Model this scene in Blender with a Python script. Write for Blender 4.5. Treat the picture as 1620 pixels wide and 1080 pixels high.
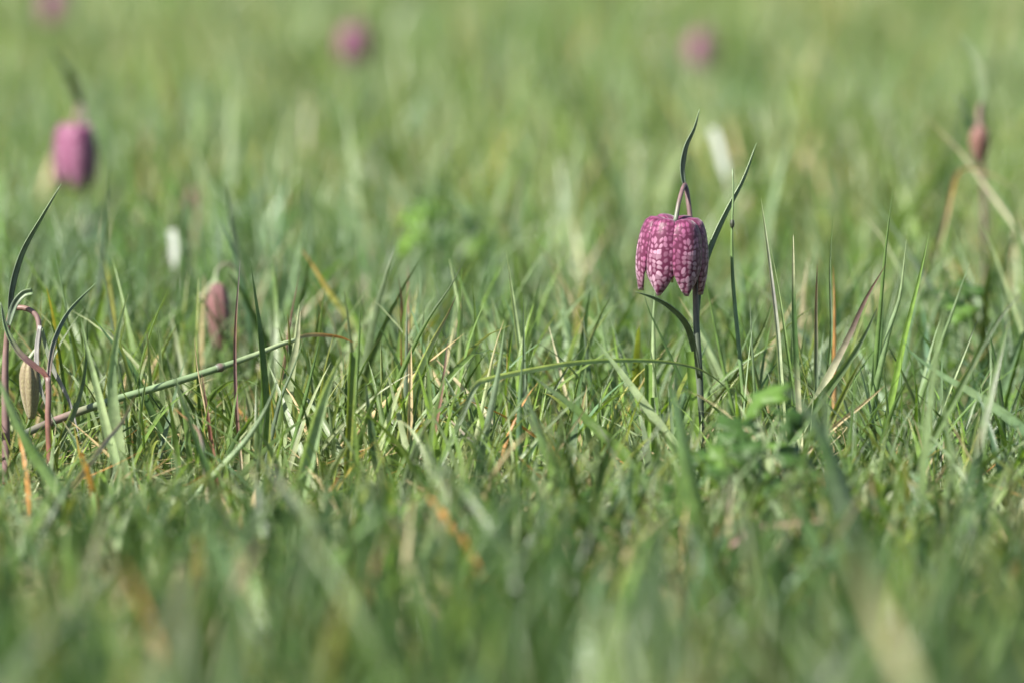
import bpy, math, random
import numpy as np
from mathutils import Vector, Matrix

scene = bpy.context.scene
for o in list(bpy.data.objects):
    bpy.data.objects.remove(o, do_unlink=True)
col = scene.collection
R = math.radians
rng = np.random.default_rng(11)
random.seed(11)

# ------------------------------------------------------------------ camera
CAM_H = 0.27            # a long lens held just above the meadow
FPX = 9000.0            # focal length in pixels of the 1620 px wide frame (200 mm on 36 mm)
HORIZON = -200.0        # image row of the horizon
PITCH = math.atan((540.0 - HORIZON) / FPX)
FOCUS = 2.575
cam_data = bpy.data.cameras.new('camera')
cam_data.sensor_width = 36.0
cam_data.lens = 200.0
cam_data.clip_start = 0.05
cam_data.clip_end = 2000.0
cam_data.dof.use_dof = True
cam_data.dof.focus_distance = FOCUS
cam_data.dof.aperture_fstop = 7.2
cam_data.dof.aperture_blades = 9
cam = bpy.data.objects.new('camera', cam_data)
col.objects.link(cam)
cam.location = (0, 0, CAM_H)
cam.rotation_euler = (math.pi / 2 - PITCH, 0, 0)
scene.camera = cam

# ------------------------------------------------------------------ sky and sun
SUN_DIR = Vector((-0.58, -0.40, 0.70)).normalized()      # towards the sun
world = bpy.data.worlds.new('World')
scene.world = world
world.use_nodes = True
nt = world.node_tree
nt.nodes.clear()
sky = nt.nodes.new('ShaderNodeTexSky')
sky.sky_type = 'NISHITA'
sky.sun_disc = False
sky.sun_elevation = math.asin(SUN_DIR.z)
sky.sun_rotation = math.atan2(SUN_DIR.x, SUN_DIR.y)
bg = nt.nodes.new('ShaderNodeBackground')
bg.inputs['Strength'].default_value = 0.055
wo = nt.nodes.new('ShaderNodeOutputWorld')
nt.links.new(sky.outputs[0], bg.inputs[0])
nt.links.new(bg.outputs[0], wo.inputs[0])
sun_data = bpy.data.lights.new('sun', 'SUN')
sun_data.energy = 5.0
sun_data.angle = R(0.5)
sun_data.color = (1.0, 0.95, 0.86)
sun = bpy.data.objects.new('sun', sun_data)
col.objects.link(sun)
sun.rotation_euler = (-SUN_DIR).to_track_quat('-Z', 'Y').to_euler()
sun.location = SUN_DIR * 30

vs = scene.view_settings
vs.view_transform = 'Standard'
vs.look = 'None'
vs.gamma = 1.0
vs.exposure = 1.64
scene.cycles.max_bounces = 10
scene.cycles.transmission_bounces = 8
scene.cycles.diffuse_bounces = 3

# ------------------------------------------------------------------ helpers
def P(px, py, d):
    """A point of the meadow, d metres in front of the lens, seen at row py and column px."""
    x = (px - 810.0) / FPX * d
    v = -(py - 540.0) / FPX * d
    return Vector((x, d * math.cos(PITCH) + v * math.sin(PITCH),
                   CAM_H - d * math.sin(PITCH) + v * math.cos(PITCH)))

def ground_z(x, y):
    return 0.004 * np.sin(3.1 * x + 1.3 * y) + 0.003 * np.sin(7.3 * x - 5.1 * y + 1.0) - 0.003

def link(o, parent=None):
    col.objects.link(o)
    if parent is not None:
        o.parent = parent
        o.matrix_parent_inverse = Matrix.Translation(-parent.location)
    return o

def tag(o, label=None, cat=None, group=None, kind=None):
    if label: o['label'] = label
    if cat: o['category'] = cat
    if group: o['group'] = group
    if kind: o['kind'] = kind
    return o

def thing(name, loc, label, cat, group=None):
    e = bpy.data.objects.new(name, None)
    e.empty_display_size = 0.01
    e.location = loc
    col.objects.link(e)
    return tag(e, label, cat, group)

def smooth(me):
    me.polygons.foreach_set('use_smooth', np.ones(len(me.polygons), dtype=bool))

def mesh_obj(name, verts, faces, mat, parent=None, tint=None, across=None, uv=None, origin=None):
    """One mesh object, its origin at its own base."""
    verts = np.asarray([tuple(v) for v in verts], dtype=np.float32)
    if origin is None:
        origin = verts[0]
    origin = np.asarray(tuple(origin), dtype=np.float32)
    me = bpy.data.meshes.new(name)
    me.from_pydata((verts - origin).tolist(), [], faces)
    if tint is not None:
        a = me.attributes.new('tint', 'FLOAT_COLOR', 'POINT')
        c = np.ones((len(verts), 4), dtype=np.float32)
        c[:, :3] = np.asarray(tint, dtype=np.float32)
        a.data.foreach_set('color', c.ravel())
    if across is not None:
        a = me.attributes.new('across', 'FLOAT', 'POINT')
        a.data.foreach_set('value', np.asarray(across, dtype=np.float32))
    if uv is not None:
        u = me.uv_layers.new(name='UVMap')
        uva = np.asarray(uv, dtype=np.float32)
        li = np.empty(len(me.loops), dtype=np.int32)
        me.loops.foreach_get('vertex_index', li)
        u.data.foreach_set('uv', uva[li].ravel())
    smooth(me)
    me.materials.append(mat)
    o = bpy.data.objects.new(name, me)
    o.location = origin
    return link(o, parent)

def catmull(pts, n):
    """n points along a smooth curve through pts."""
    p = [Vector(q) for q in pts]
    if len(p) == 2:
        return [p[0].lerp(p[1], i / (n - 1)) for i in range(n)]
    p = [p[0] * 2 - p[1]] + p + [p[-1] * 2 - p[-2]]
    dense = []
    for i in range(1, len(p) - 2):
        a, b, c, d = p[i - 1], p[i], p[i + 1], p[i + 2]
        for k in range(16):
            t = k / 16
            dense.append(0.5 * ((2 * b) + (c - a) * t + (2 * a - 5 * b + 4 * c - d) * t * t
                                + (3 * b - a - 3 * c + d) * t ** 3))
    dense.append(p[-2])
    L = [0.0]
    for i in range(1, len(dense)):
        L.append(L[-1] + (dense[i] - dense[i - 1]).length)
    out, j = [], 0
    for k in range(n):
        s = L[-1] * k / (n - 1)
        while j < len(L) - 2 and L[j + 1] < s:
            j += 1
        f = (s - L[j]) / max(L[j + 1] - L[j], 1e-9)
        out.append(dense[j].lerp(dense[j + 1], min(max(f, 0), 1)))
    return out

def lerp3(cols, s):
    cols = [np.asarray(c, dtype=float) for c in cols]
    if len(cols) == 1:
        return cols[0]
    t = s * (len(cols) - 1)
    i = min(int(t), len(cols) - 2)
    return cols[i] * (1 - (t - i)) + cols[i + 1] * (t - i)

# ------------------------------------------------------------------ materials
def new_mat(name):
    m = bpy.data.materials.new(name)
    m.use_nodes = True
    m.node_tree.nodes.clear()
    return m, m.node_tree.nodes, m.node_tree.links

def leaf_material(name, translucency=0.38, rough=0.42, ribs=26.0, rib_amount=0.16, spec=0.5, warm=(1.25, 1.25, 0.55)):
    m, N, L = new_mat(name)
    out = N.new('ShaderNodeOutputMaterial')
    att = N.new('ShaderNodeAttribute'); att.attribute_name = 'tint'
    acr = N.new('ShaderNodeAttribute'); acr.attribute_name = 'across'
    geo = N.new('ShaderNodeNewGeometry')
    noi = N.new('ShaderNodeTexNoise'); noi.inputs['Scale'].default_value = 220.0
    noi.inputs['Detail'].default_value = 3.0
    L.new(geo.outputs['Position'], noi.inputs['Vector'])
    mul = N.new('ShaderNodeMath'); mul.operation = 'MULTIPLY'; mul.inputs[1].default_value = ribs
    L.new(acr.outputs['Fac'], mul.inputs[0])
    sn = N.new('ShaderNodeMath'); sn.operation = 'SINE'
    L.new(mul.outputs[0], sn.inputs[0])
    rib = N.new('ShaderNodeMath'); rib.operation = 'MULTIPLY_ADD'
    rib.inputs[1].default_value = rib_amount; rib.inputs[2].default_value = 0.0
    L.new(sn.outputs[0], rib.inputs[0])
    nm = N.new('ShaderNodeMapRange')
    nm.inputs['From Min'].default_value = 0.3; nm.inputs['From Max'].default_value = 0.7
    nm.inputs['To Min'].default_value = 0.78; nm.inputs['To Max'].default_value = 1.22
    L.new(noi.outputs['Fac'], nm.inputs['Value'])
    add = N.new('ShaderNodeMath'); add.operation = 'ADD'
    L.new(nm.outputs[0], add.inputs[0]); L.new(rib.outputs[0], add.inputs[1])
    sc = N.new('ShaderNodeVectorMath'); sc.operation = 'SCALE'
    L.new(att.outputs['Color'], sc.inputs[0]); L.new(add.outputs[0], sc.inputs['Scale'])
    tr = N.new('ShaderNodeVectorMath'); tr.operation = 'MULTIPLY'
    tr.inputs[1].default_value = warm
    L.new(sc.outputs[0], tr.inputs[0])
    bs = N.new('ShaderNodeBsdfPrincipled')
    bs.inputs['Roughness'].default_value = rough
    bs.inputs['Specular IOR Level'].default_value = spec
    L.new(sc.outputs[0], bs.inputs['Base Color'])
    bump = N.new('ShaderNodeBump'); bump.inputs['Strength'].default_value = 0.35
    bump.inputs['Distance'].default_value = 0.0002
    L.new(sn.outputs[0], bump.inputs['Height'])
    L.new(bump.outputs[0], bs.inputs['Normal'])
    ts = N.new('ShaderNodeBsdfTranslucent')
    L.new(tr.outputs[0], ts.inputs['Color'])
    mx = N.new('ShaderNodeMixShader'); mx.inputs[0].default_value = translucency
    L.new(bs.outputs[0], mx.inputs[1]); L.new(ts.outputs[0], mx.inputs[2])
    L.new(mx.outputs[0], out.inputs['Surface'])
    return m

M_GRASS = leaf_material('grass_blade_green', rough=0.36, spec=0.5)
M_STALK = leaf_material('plant_stalk', translucency=0.08, rough=0.5, ribs=0.0, rib_amount=0.0)
M_LEAF = leaf_material('fritillary_leaf', translucency=0.14, rough=0.38, ribs=18.0, rib_amount=0.08)
M_BROAD = leaf_material('broad_leaf', translucency=0.34, rough=0.5, spec=0.3, ribs=9.0, rib_amount=0.08)
M_DRY = leaf_material('dry_straw', translucency=0.25, rough=0.6, ribs=22.0, rib_amount=0.18, spec=0.3, warm=(1.1, 1.0, 0.8))

def petal_material(name, dark, light, pale):
    """Snake's-head chequering: pale rounded blotches in rows between purple veins."""
    m, N, L = new_mat(name)
    out = N.new('ShaderNodeOutputMaterial')
    uv = N.new('ShaderNodeUVMap'); uv.uv_map = 'UVMap'
    no = N.new('ShaderNodeTexNoise'); no.inputs['Scale'].default_value = 5.0; no.inputs['Detail'].default_value = 3.0
    L.new(uv.outputs[0], no.inputs['Vector'])
    off = N.new('ShaderNodeVectorMath'); off.operation = 'MULTIPLY_ADD'
    off.inputs[1].default_value = (0.11, 0.11, 0.0); 
    L.new(no.outputs['Color'], off.inputs[0]); L.new(uv.outputs[0], off.inputs[2])
    mp = N.new('ShaderNodeVectorMath'); mp.operation = 'MULTIPLY'
    mp.inputs[1].default_value = (8.6, 15.5, 1.0)
    L.new(off.outputs[0], mp.inputs[0])
    vc = N.new('ShaderNodeTexVoronoi'); vc.voronoi_dimensions = '2D'; vc.feature = 'F1'
    vc.inputs['Scale'].default_value = 1.0; vc.inputs['Randomness'].default_value = 0.48
    L.new(mp.outputs[0], vc.inputs['Vector'])
    # paler along the middle of the petal, plain purple towards its base
    sx = N.new('ShaderNodeSeparateXYZ'); L.new(uv.outputs[0], sx.inputs[0])
    ce = N.new('ShaderNodeMath'); ce.operation = 'SUBTRACT'; ce.inputs[1].default_value = 0.5
    L.new(sx.outputs['X'], ce.inputs[0])
    ab = N.new('ShaderNodeMath'); ab.operation = 'ABSOLUTE'; L.new(ce.outputs[0], ab.inputs[0])
    cm = N.new('ShaderNodeMapRange'); cm.inputs['From Min'].default_value = 0.02; cm.inputs['From Max'].default_value = 0.42
    cm.inputs['To Min'].default_value = 1.0; cm.inputs['To Max'].default_value = 0.0
    L.new(ab.outputs[0], cm.inputs['Value'])
    vm = N.new('ShaderNodeMapRange'); vm.inputs['From Min'].default_value = 0.18; vm.inputs['From Max'].default_value = 0.6
    L.new(sx.outputs['Y'], vm.inputs['Value'])
    pm = N.new('ShaderNodeMath'); pm.operation = 'MULTIPLY'
    L.new(cm.outputs[0], pm.inputs[0]); L.new(vm.outputs[0], pm.inputs[1])
    # rounded blotches that swell and run together where the petal is pale
    sep = N.new('ShaderNodeSeparateColor'); L.new(vc.outputs['Color'], sep.inputs[0])
    ra = N.new('ShaderNodeMath'); ra.operation = 'MULTIPLY_ADD'; ra.inputs[1].default_value = 0.17; ra.inputs[2].default_value = 0.31
    L.new(pm.outputs[0], ra.inputs[0])
    rb = N.new('ShaderNodeMath'); rb.operation = 'MULTIPLY_ADD'; rb.inputs[1].default_value = 0.20
    L.new(sep.outputs[0], rb.inputs[0]); L.new(ra.outputs[0], rb.inputs[2])
    df = N.new('ShaderNodeMath'); df.operation = 'SUBTRACT'
    L.new(rb.outputs[0], df.inputs[0]); L.new(vc.outputs['Distance'], df.inputs[1])
    ed = N.new('ShaderNodeMapRange'); ed.interpolation_type = 'SMOOTHSTEP'
    ed.inputs['From Min'].default_value = -0.04; ed.inputs['From Max'].default_value = 0.22
    L.new(df.outputs[0], ed.inputs['Value'])
    st = N.new('ShaderNodeMapRange'); st.inputs['To Min'].default_value = 0.30; st.inputs['To Max'].default_value = 1.0
    L.new(sep.outputs[1], st.inputs['Value'])
    mu = N.new('ShaderNodeMath'); mu.operation = 'MULTIPLY'
    L.new(ed.outputs[0], mu.inputs[0]); L.new(st.outputs[0], mu.inputs[1])
    lc = N.new('ShaderNodeMix'); lc.data_type = 'RGBA'
    lc.inputs['A'].default_value = (*light, 1); lc.inputs['B'].default_value = (*pale, 1)
    L.new(pm.outputs[0], lc.inputs['Factor'])
    fc = N.new('ShaderNodeMix'); fc.data_type = 'RGBA'
    fc.inputs['A'].default_value = (*dark, 1)
    L.new(mu.outputs[0], fc.inputs['Factor']); L.new(lc.outputs['Result'], fc.inputs['B'])
    bs = N.new('ShaderNodeBsdfPrincipled'); bs.inputs['Roughness'].default_value = 0.5
    bs.inputs['Sheen Weight'].default_value = 0.25
    L.new(fc.outputs['Result'], bs.inputs['Base Color'])
    bu = N.new('ShaderNodeBump'); bu.inputs['Strength'].default_value = 0.3; bu.inputs['Distance'].default_value = 0.0004
    L.new(mu.outputs[0], bu.inputs['Height']); L.new(bu.outputs[0], bs.inputs['Normal'])
    ts = N.new('ShaderNodeBsdfTranslucent'); L.new(fc.outputs['Result'], ts.inputs['Color'])
    mx = N.new('ShaderNodeMixShader'); mx.inputs[0].default_value = 0.36
    L.new(bs.outputs[0], mx.inputs[1]); L.new(ts.outputs[0], mx.inputs[2])
    L.new(mx.outputs[0], out.inputs['Surface'])
    return m

M_PETAL = petal_material('chequered_petal', (0.105, 0.007, 0.046), (0.32, 0.070, 0.185), (0.57, 0.36, 0.47))
M_PETAL_FAR = petal_material('mauve_petal', (0.19, 0.04, 0.11), (0.37, 0.15, 0.26), (0.46, 0.26, 0.36))
M_PETAL_BUD = petal_material('dusky_pink_petal', (0.20, 0.085, 0.085), (0.31, 0.16, 0.155), (0.36, 0.22, 0.20))
M_PETAL_POD = petal_material('straw_yellow_petal', (0.25, 0.20, 0.12), (0.33, 0.29, 0.15), (0.40, 0.36, 0.20))
M_PETAL_RUST = petal_material('rusty_pink_petal', (0.18, 0.08, 0.065), (0.31, 0.15, 0.115), (0.36, 0.22, 0.17))

def plain_material(name, c, rough=0.5):
    m, N, L = new_mat(name)
    out = N.new('ShaderNodeOutputMaterial')
    bs = N.new('ShaderNodeBsdfPrincipled'); bs.inputs['Roughness'].default_value = rough
    no = N.new('ShaderNodeTexNoise'); no.inputs['Scale'].default_value = 400.0
    mi = N.new('ShaderNodeMix'); mi.data_type = 'RGBA'
    mi.inputs['A'].default_value = (*[v * 0.75 for v in c], 1); mi.inputs['B'].default_value = (*[min(v * 1.2, 1) for v in c], 1)
    L.new(no.outputs['Fac'], mi.inputs['Factor']); L.new(mi.outputs['Result'], bs.inputs['Base Color'])
    L.new(bs.outputs[0], out.inputs['Surface'])
    return m

M_POLLEN = plain_material('yellow_pollen', (0.6, 0.38, 0.04), 0.8)

def ground_material():
    m, N, L = new_mat('meadow_soil')
    out = N.new('ShaderNodeOutputMaterial')
    bs = N.new('ShaderNodeBsdfPrincipled'); bs.inputs['Roughness'].default_value = 0.95
    tc = N.new('ShaderNodeTexCoord')
    n1 = N.new('ShaderNodeTexNoise'); n1.inputs['Scale'].default_value = 40.0; n1.inputs['Detail'].default_value = 8.0
    n2 = N.new('ShaderNodeTexNoise'); n2.inputs['Scale'].default_value = 1.7; n2.inputs['Detail'].default_value = 5.0
    L.new(tc.outputs['Object'], n1.inputs['Vector']); L.new(tc.outputs['Object'], n2.inputs['Vector'])
    r1 = N.new('ShaderNodeValToRGB')
    r1.color_ramp.elements[0].position = 0.35; r1.color_ramp.elements[0].color = (0.035, 0.03, 0.016, 1)
    r1.color_ramp.elements[1].position = 0.7; r1.color_ramp.elements[1].color = (0.10, 0.10, 0.035, 1)
    L.new(n1.outputs['Fac'], r1.inputs['Fac'])
    r2 = N.new('ShaderNodeValToRGB')
    r2.color_ramp.elements[0].position = 0.35; r2.color_ramp.elements[0].color = (0.06, 0.11, 0.025, 1)
    r2.color_ramp.elements[1].position = 0.7; r2.color_ramp.elements[1].color = (0.11, 0.15, 0.04, 1)
    L.new(n2.outputs['Fac'], r2.inputs['Fac'])
    mi = N.new('ShaderNodeMix'); mi.data_type = 'RGBA'; mi.inputs['Factor'].default_value = 0.55
    L.new(r1.outputs[0], mi.inputs['A']); L.new(r2.outputs[0], mi.inputs['B'])
    L.new(mi.outputs['Result'], bs.inputs['Base Color'])
    bu = N.new('ShaderNodeBump'); bu.inputs['Strength'].default_value = 0.8; bu.inputs['Distance'].default_value = 0.01
    L.new(n1.outputs['Fac'], bu.inputs['Height']); L.new(bu.outputs[0], bs.inputs['Normal'])
    L.new(bs.outputs[0], out.inputs['Surface'])
    return m
M_SOIL = ground_material()

# pigment colours (linear)
C = dict(
    green=(0.092, 0.156, 0.040), dark=(0.044, 0.086, 0.026), glauc=(0.140, 0.200, 0.098),
    pale=(0.23, 0.285, 0.150), olive=(0.112, 0.140, 0.028), vivid=(0.124, 0.208, 0.032),
    blue=(0.092, 0.165, 0.082), straw=(0.36, 0.29, 0.165), orange=(0.40, 0.20, 0.065),
    red=(0.15, 0.062, 0.045), brown=(0.15, 0.085, 0.060), white=(0.62, 0.63, 0.60),
    lilac=(0.25, 0.24, 0.23), purple=(0.125, 0.075, 0.075), steel=(0.105, 0.140, 0.092),
    yellow=(0.27, 0.26, 0.06), cream=(0.40, 0.38, 0.26), mauve=(0.165, 0.105, 0.098), stem=(0.055, 0.072, 0.045))

# ------------------------------------------------------------------ ground
def build_ground():
    ys = np.concatenate([np.linspace(-6, 0, 7), np.linspace(0.4, 6, 40), np.linspace(6.5, 24, 40), np.array([30, 45, 80, 160, 400, 900])])
    xs = np.concatenate([np.array([-700, -200, -60, -20, -8, -4]), np.linspace(-2.5, 2.5, 41), np.array([4, 8, 20, 60, 200, 700])])
    X, Y = np.meshgrid(xs, ys)
    Z = np.where(Y < 40, ground_z(X, Y), 0.0)
    v = np.stack([X.ravel(), Y.ravel(), Z.ravel()], 1)
    nx, ny = len(xs), len(ys)
    f = [(j * nx + i, j * nx + i + 1, (j + 1) * nx + i + 1, (j + 1) * nx + i) for j in range(ny - 1) for i in range(nx - 1)]
    o = mesh_obj('ground', v, f, M_SOIL, origin=(0, 0, 0))
    tag(o, 'mossy meadow soil under the grass', 'ground', kind='structure')
build_ground()

# ------------------------------------------------------------------ grass as a mass
def patch(x, y, s, ph):
    return (np.sin(x * 5.1 * s + 1.7 * np.sin(y * 2.3 * s + ph) + ph) * np.sin(y * 3.7 * s + 1.3 * np.sin(x * 3.1 * s) + 2 * ph)
            + 0.6 * np.sin(x * 11.3 * s + ph * 3) * np.sin(y * 9.1 * s - ph))

PAL = np.array([C['green'], C['vivid'], C['glauc'], C['dark'], C['olive'], C['straw'], C['blue'], C['pale'], C['orange'], C['yellow']])

def scatter(d0, d1, dens, side, margin, rg):
    area_n = int(dens * ((d1 - d0) * 2 * margin + side * (d1 ** 2 - d0 ** 2)))
    # depth with the wedge's own width
    y = np.empty(0); x = np.empty(0)
    while len(y) < area_n:
        yy = rg.uniform(d0, d1, area_n)
        wmax = margin + side * d1
        xx = rg.uniform(-wmax, wmax, area_n)
        k = np.abs(xx) < margin + side * yy
        y = np.concatenate([y, yy[k]]); x = np.concatenate([x, xx[k]])
    return x[:area_n], y[:area_n]

def to_px(x, y, z):
    dz = z - CAM_H
    d = y * math.cos(PITCH) - dz * math.sin(PITCH)
    v = y * math.sin(PITCH) + dz * math.cos(PITCH)
    return 810 + FPX * x / d, 540 - FPX * v / d

# places where nothing tall grows in front of the flowers and buds: (px0, px1, lowest row, depth)
KEEP = [(985, 1140, 480, 2.62), (1075, 1210, 460, 2.62), (20, 150, 655, 2.58), (322, 400, 590, 2.85), (60, 175, 300, 4.05), (1525, 1575, 265, 3.3),
        (160, 560, 565, 2.6), (750, 1160, 600, 2.6), (1078, 1136, 112, 6.35), (533, 590, 102, 6.15), (170, 215, 700, 2.5), (1116, 1148, 258, 3.9), (260, 286, 418, 3.35)]

def grass_mass(name, label, d0, d1, dens, segs, width, height, mix, seed, wide=3, lean=0.28, curl=0.5, side=0.098, margin=0.34, mat=None, ph=0.0, tipmax=None, lying=False):
    rg = np.random.default_rng(seed)
    x, y = scatter(d0, d1, dens, side, margin, rg)
    # tufts: pull blades towards tuft centres
    n = len(x)
    pch = patch(x, y, 1.0, ph)
    keep = rg.uniform(0, 1, n) < np.clip(0.78 + 0.3 * pch, 0.25, 1)
    x, y, pch = x[keep], y[keep], pch[keep]
    n = len(x)
    h = height[0] + (height[1] - height[0]) * rg.beta(1.6, 3.2, n)
    h *= np.clip(1 + 0.16 * pch, 0.6, 1.4)
    w = rg.uniform(width[0], width[1], n) * np.clip(h / (height[0] * 0.5 + height[1] * 0.5), 0.6, 1.25)
    az = rg.uniform(0, 2 * np.pi, n)
    th0 = np.abs(rg.normal(0, lean, n)) if not lying else rg.uniform(1.15, 1.5, n)
    k = rg.gamma(1.6, curl / 1.6, n) if not lying else rg.normal(0, 0.3, n)
    face = rg.uniform(0, 2 * np.pi, n)
    z0 = ground_z(x, y) - 0.002
    if lying:
        z0 += 0.003 + rg.uniform(0, 0.012, n)
    # short growth in front of flowers
    hx = x + np.sin(az) * h * np.sin(th0 + k * 0.6) * 0.9
    hz = z0 + h * np.cos(th0 + k * 0.5)
    px, py = to_px(hx, y, hz)
    bx, by = to_px(x, y, z0)
    for (a, b, row, dd) in KEEP:
        bad = (np.maximum(px, bx) > a) & (np.minimum(px, bx) < b) & (py < row) & (y < dd)
        want = np.clip((by - row) / np.maximum(by - py, 1), 0.12, 1)
        h = np.where(bad, h * want * 0.93, h)
    if tipmax is not None:
        px, py = to_px(x, y, z0 + h * np.cos(th0 + k * 0.5))
        lim = np.interp(y, *tipmax) + rg.normal(0, 30, n) + 45 * patch(x, y, 2.2, ph + 4.0)
        over = py < lim
        h = np.where(over & (rg.uniform(0, 1, n) < 0.93), h * np.clip((by - lim) / np.maximum(by - py, 1), 0.15, 1), h)
    s = np.linspace(0, 1, segs + 1)
    px_ = np.zeros((n, segs + 1)); pz_ = np.zeros((n, segs + 1))
    for i in range(1, segs + 1):
        th = th0 + k * (s[i] - 0.5 / segs) ** 1.5
        px_[:, i] = px_[:, i - 1] + h / segs * np.sin(th)
        pz_[:, i] = pz_[:, i - 1] + h / segs * np.cos(th)
    cx = x[:, None] + px_ * np.sin(az)[:, None]
    cy = y[:, None] + px_ * np.cos(az)[:, None]
    cz = z0[:, None] + pz_
    if lying:
        cz = np.maximum(cz, ground_z(x, y)[:, None] + 0.001)
    prof = np.minimum(1, 0.55 + 1.6 * s) * np.power(np.clip(1 - s ** 1.6, 0, 1), 0.8)
    prof[-1] = 0.03
    tw = rg.normal(0, 0.5, n)
    fa = face[:, None] + tw[:, None] * s[None, :]
    sx_, sy_ = np.cos(fa), np.sin(fa)
    hw = 0.5 * w[:, None] * prof[None, :]
    fold = rg.uniform(0.15, 0.85, n)[:, None] * hw
    nxv, nyv = -sy_, sx_
    if wide == 3:
        V = np.stack([
            np.stack([cx - sx_ * hw, cy - sy_ * hw, cz], -1),
            np.stack([cx + nxv * fold, cy + nyv * fold, cz], -1),
            np.stack([cx + sx_ * hw, cy + sy_ * hw, cz], -1)], 2)
        acr = np.array([-1, 0, 1.0])
    else:
        V = np.stack([
            np.stack([cx - sx_ * hw, cy - sy_ * hw, cz], -1),
            np.stack([cx + sx_ * hw, cy + sy_ * hw, cz], -1)], 2)
        acr = np.array([-1, 1.0])
    nv = (segs + 1) * wide
    verts = V.reshape(-1, 3)
    # faces
    base = (np.arange(n) * nv)[:, None, None]
    ii = np.arange(segs)[None, :, None] * wide
    jj = np.arange(wide - 1)[None, None, :]
    a = base + ii + jj
    quads = np.stack([a, a + 1, a + 1 + wide, a + wide], -1).reshape(-1, 4)
    # colours of the blades
    mixp = np.array([mix.get(c, 0) for c in ('green', 'vivid', 'glauc', 'dark', 'olive', 'straw', 'blue', 'pale', 'orange', 'yellow')], dtype=float)
    ci = rg.choice(len(mixp), n, p=mixp / mixp.sum())
    cb = PAL[ci] * rg.uniform(0.75, 1.3, (n, 1))
    hue = patch(x, y, 0.55, ph + 2.0)[:, None]
    cb = cb * (1 + hue * np.array([[0.14, 0.05, -0.05]]))
    tip = cb * 1.05
    dried = rg.uniform(0, 1, n) < 0.09
    tip[dried] = np.array(C['straw']) * 0.9
    root = cb * 0.55 + np.array([[0.16, 0.17, 0.07]]) * 0.45
    t1 = np.clip(1 - s / 0.28, 0, 1)[None, :, None]
    t2 = np.clip((s - 0.8) / 0.2, 0, 1)[None, :, None]
    cc = cb[:, None, :] * (1 - t1) * (1 - t2) + root[:, None, :] * t1 + tip[:, None, :] * t2
    cc = np.repeat(cc[:, :, None, :], wide, 2).reshape(-1, 3)
    ac = np.tile(np.tile(acr, segs + 1), n)
    me = bpy.data.meshes.new(name)
    me.vertices.add(len(verts)); me.vertices.foreach_set('co', verts.astype(np.float32).ravel())
    nq = len(quads)
    me.loops.add(nq * 4); me.loops.foreach_set('vertex_index', quads.astype(np.int32).ravel())
    me.polygons.add(nq)
    me.polygons.foreach_set('loop_start', (np.arange(nq) * 4).astype(np.int32))
    me.polygons.foreach_set('loop_total', np.full(nq, 4, dtype=np.int32))
    me.update(calc_edges=True)
    at = me.attributes.new('tint', 'FLOAT_COLOR', 'POINT')
    c4 = np.ones((len(verts), 4), dtype=np.float32); c4[:, :3] = np.clip(cc, 0.005, 0.8)
    at.data.foreach_set('color', c4.ravel())
    at = me.attributes.new('across', 'FLOAT', 'POINT'); at.data.foreach_set('value', ac.astype(np.float32))
    smooth(me)
    me.materials.append(mat or M_GRASS)
    o = bpy.data.objects.new(name, me)
    link(o)
    tag(o, label, 'grass', kind='stuff')
    return nq * 2

MIX_NEAR = dict(green=38, vivid=12, glauc=20, dark=8, olive=7, straw=4, blue=5, pale=14, orange=0.2, yellow=1)
MIX_FAR_HAZE = dict(green=24, vivid=20, glauc=25, dark=2, olive=4, straw=4, blue=4, pale=28, orange=0.2, yellow=3)  # large pale shares put distance haze into the blade colours
MIX_FRONT_SHADE = dict(green=30, vivid=7, glauc=2, dark=95, olive=12, straw=3, blue=4, pale=0, orange=0.6, yellow=1)  # large dark share puts foreground shade into the blade colours
TIPS = ([2.1, 2.3, 2.42, 2.58, 2.8, 3.0, 3.4], [800, 745, 670, 520, 430, 370, 290])
FRONT_TIPS = ([0.9, 1.3, 1.7, 2.0, 2.25], [1080, 960, 870, 800, 745])
TRI = 0
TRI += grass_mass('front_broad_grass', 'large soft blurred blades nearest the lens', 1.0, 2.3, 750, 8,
           (0.0050, 0.0090), (0.07, 0.15), MIX_FRONT_SHADE, 23, lean=0.5, curl=0.4, ph=0.6, tipmax=FRONT_TIPS)
TRI += grass_mass('meadow_grass', 'short dense green grass in the sharp band around the flowers', 2.15, 3.4, 9500, 8,
           (0.0017, 0.0046), (0.030, 0.135), MIX_NEAR, 3, lean=0.50, tipmax=TIPS)
TRI += grass_mass('fine_grass', 'fine low green undergrowth between the taller blades', 2.25, 3.3, 9500, 5,
           (0.0010, 0.0022), (0.012, 0.050), MIX_NEAR, 4, lean=0.6, curl=0.8)
TRI += grass_mass('foreground_grass', 'blurred green grass, coloured dark as if shaded, close in front of the sharp band', 0.95, 2.25, 5600, 7,
           (0.0028, 0.0070), (0.045, 0.125), MIX_FRONT_SHADE, 5, lean=0.42, ph=1.2, tipmax=FRONT_TIPS)
TRI += grass_mass('background_grass', 'soft blurred yellow green grass behind the chequered flower', 3.4, 7.0, 5200, 5,
           (0.0024, 0.0064), (0.035, 0.155), MIX_FAR_HAZE, 6, wide=2, lean=0.44, ph=2.0)
TRI += grass_mass('far_grass', 'green grass, coloured pale as if hazy, farthest back in the meadow', 7.0, 19.0, 2000, 3,
           (0.0045, 0.0100), (0.05, 0.15), MIX_FAR_HAZE, 7, wide=2, margin=0.4, ph=3.0)
TRI += grass_mass('broad_grass', 'scattered broader grass leaves leaning through the short turf', 2.2, 3.4, 1400, 9,
           (0.0036, 0.0060), (0.05, 0.125), MIX_NEAR, 21, lean=0.62, curl=0.4, tipmax=TIPS)
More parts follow.
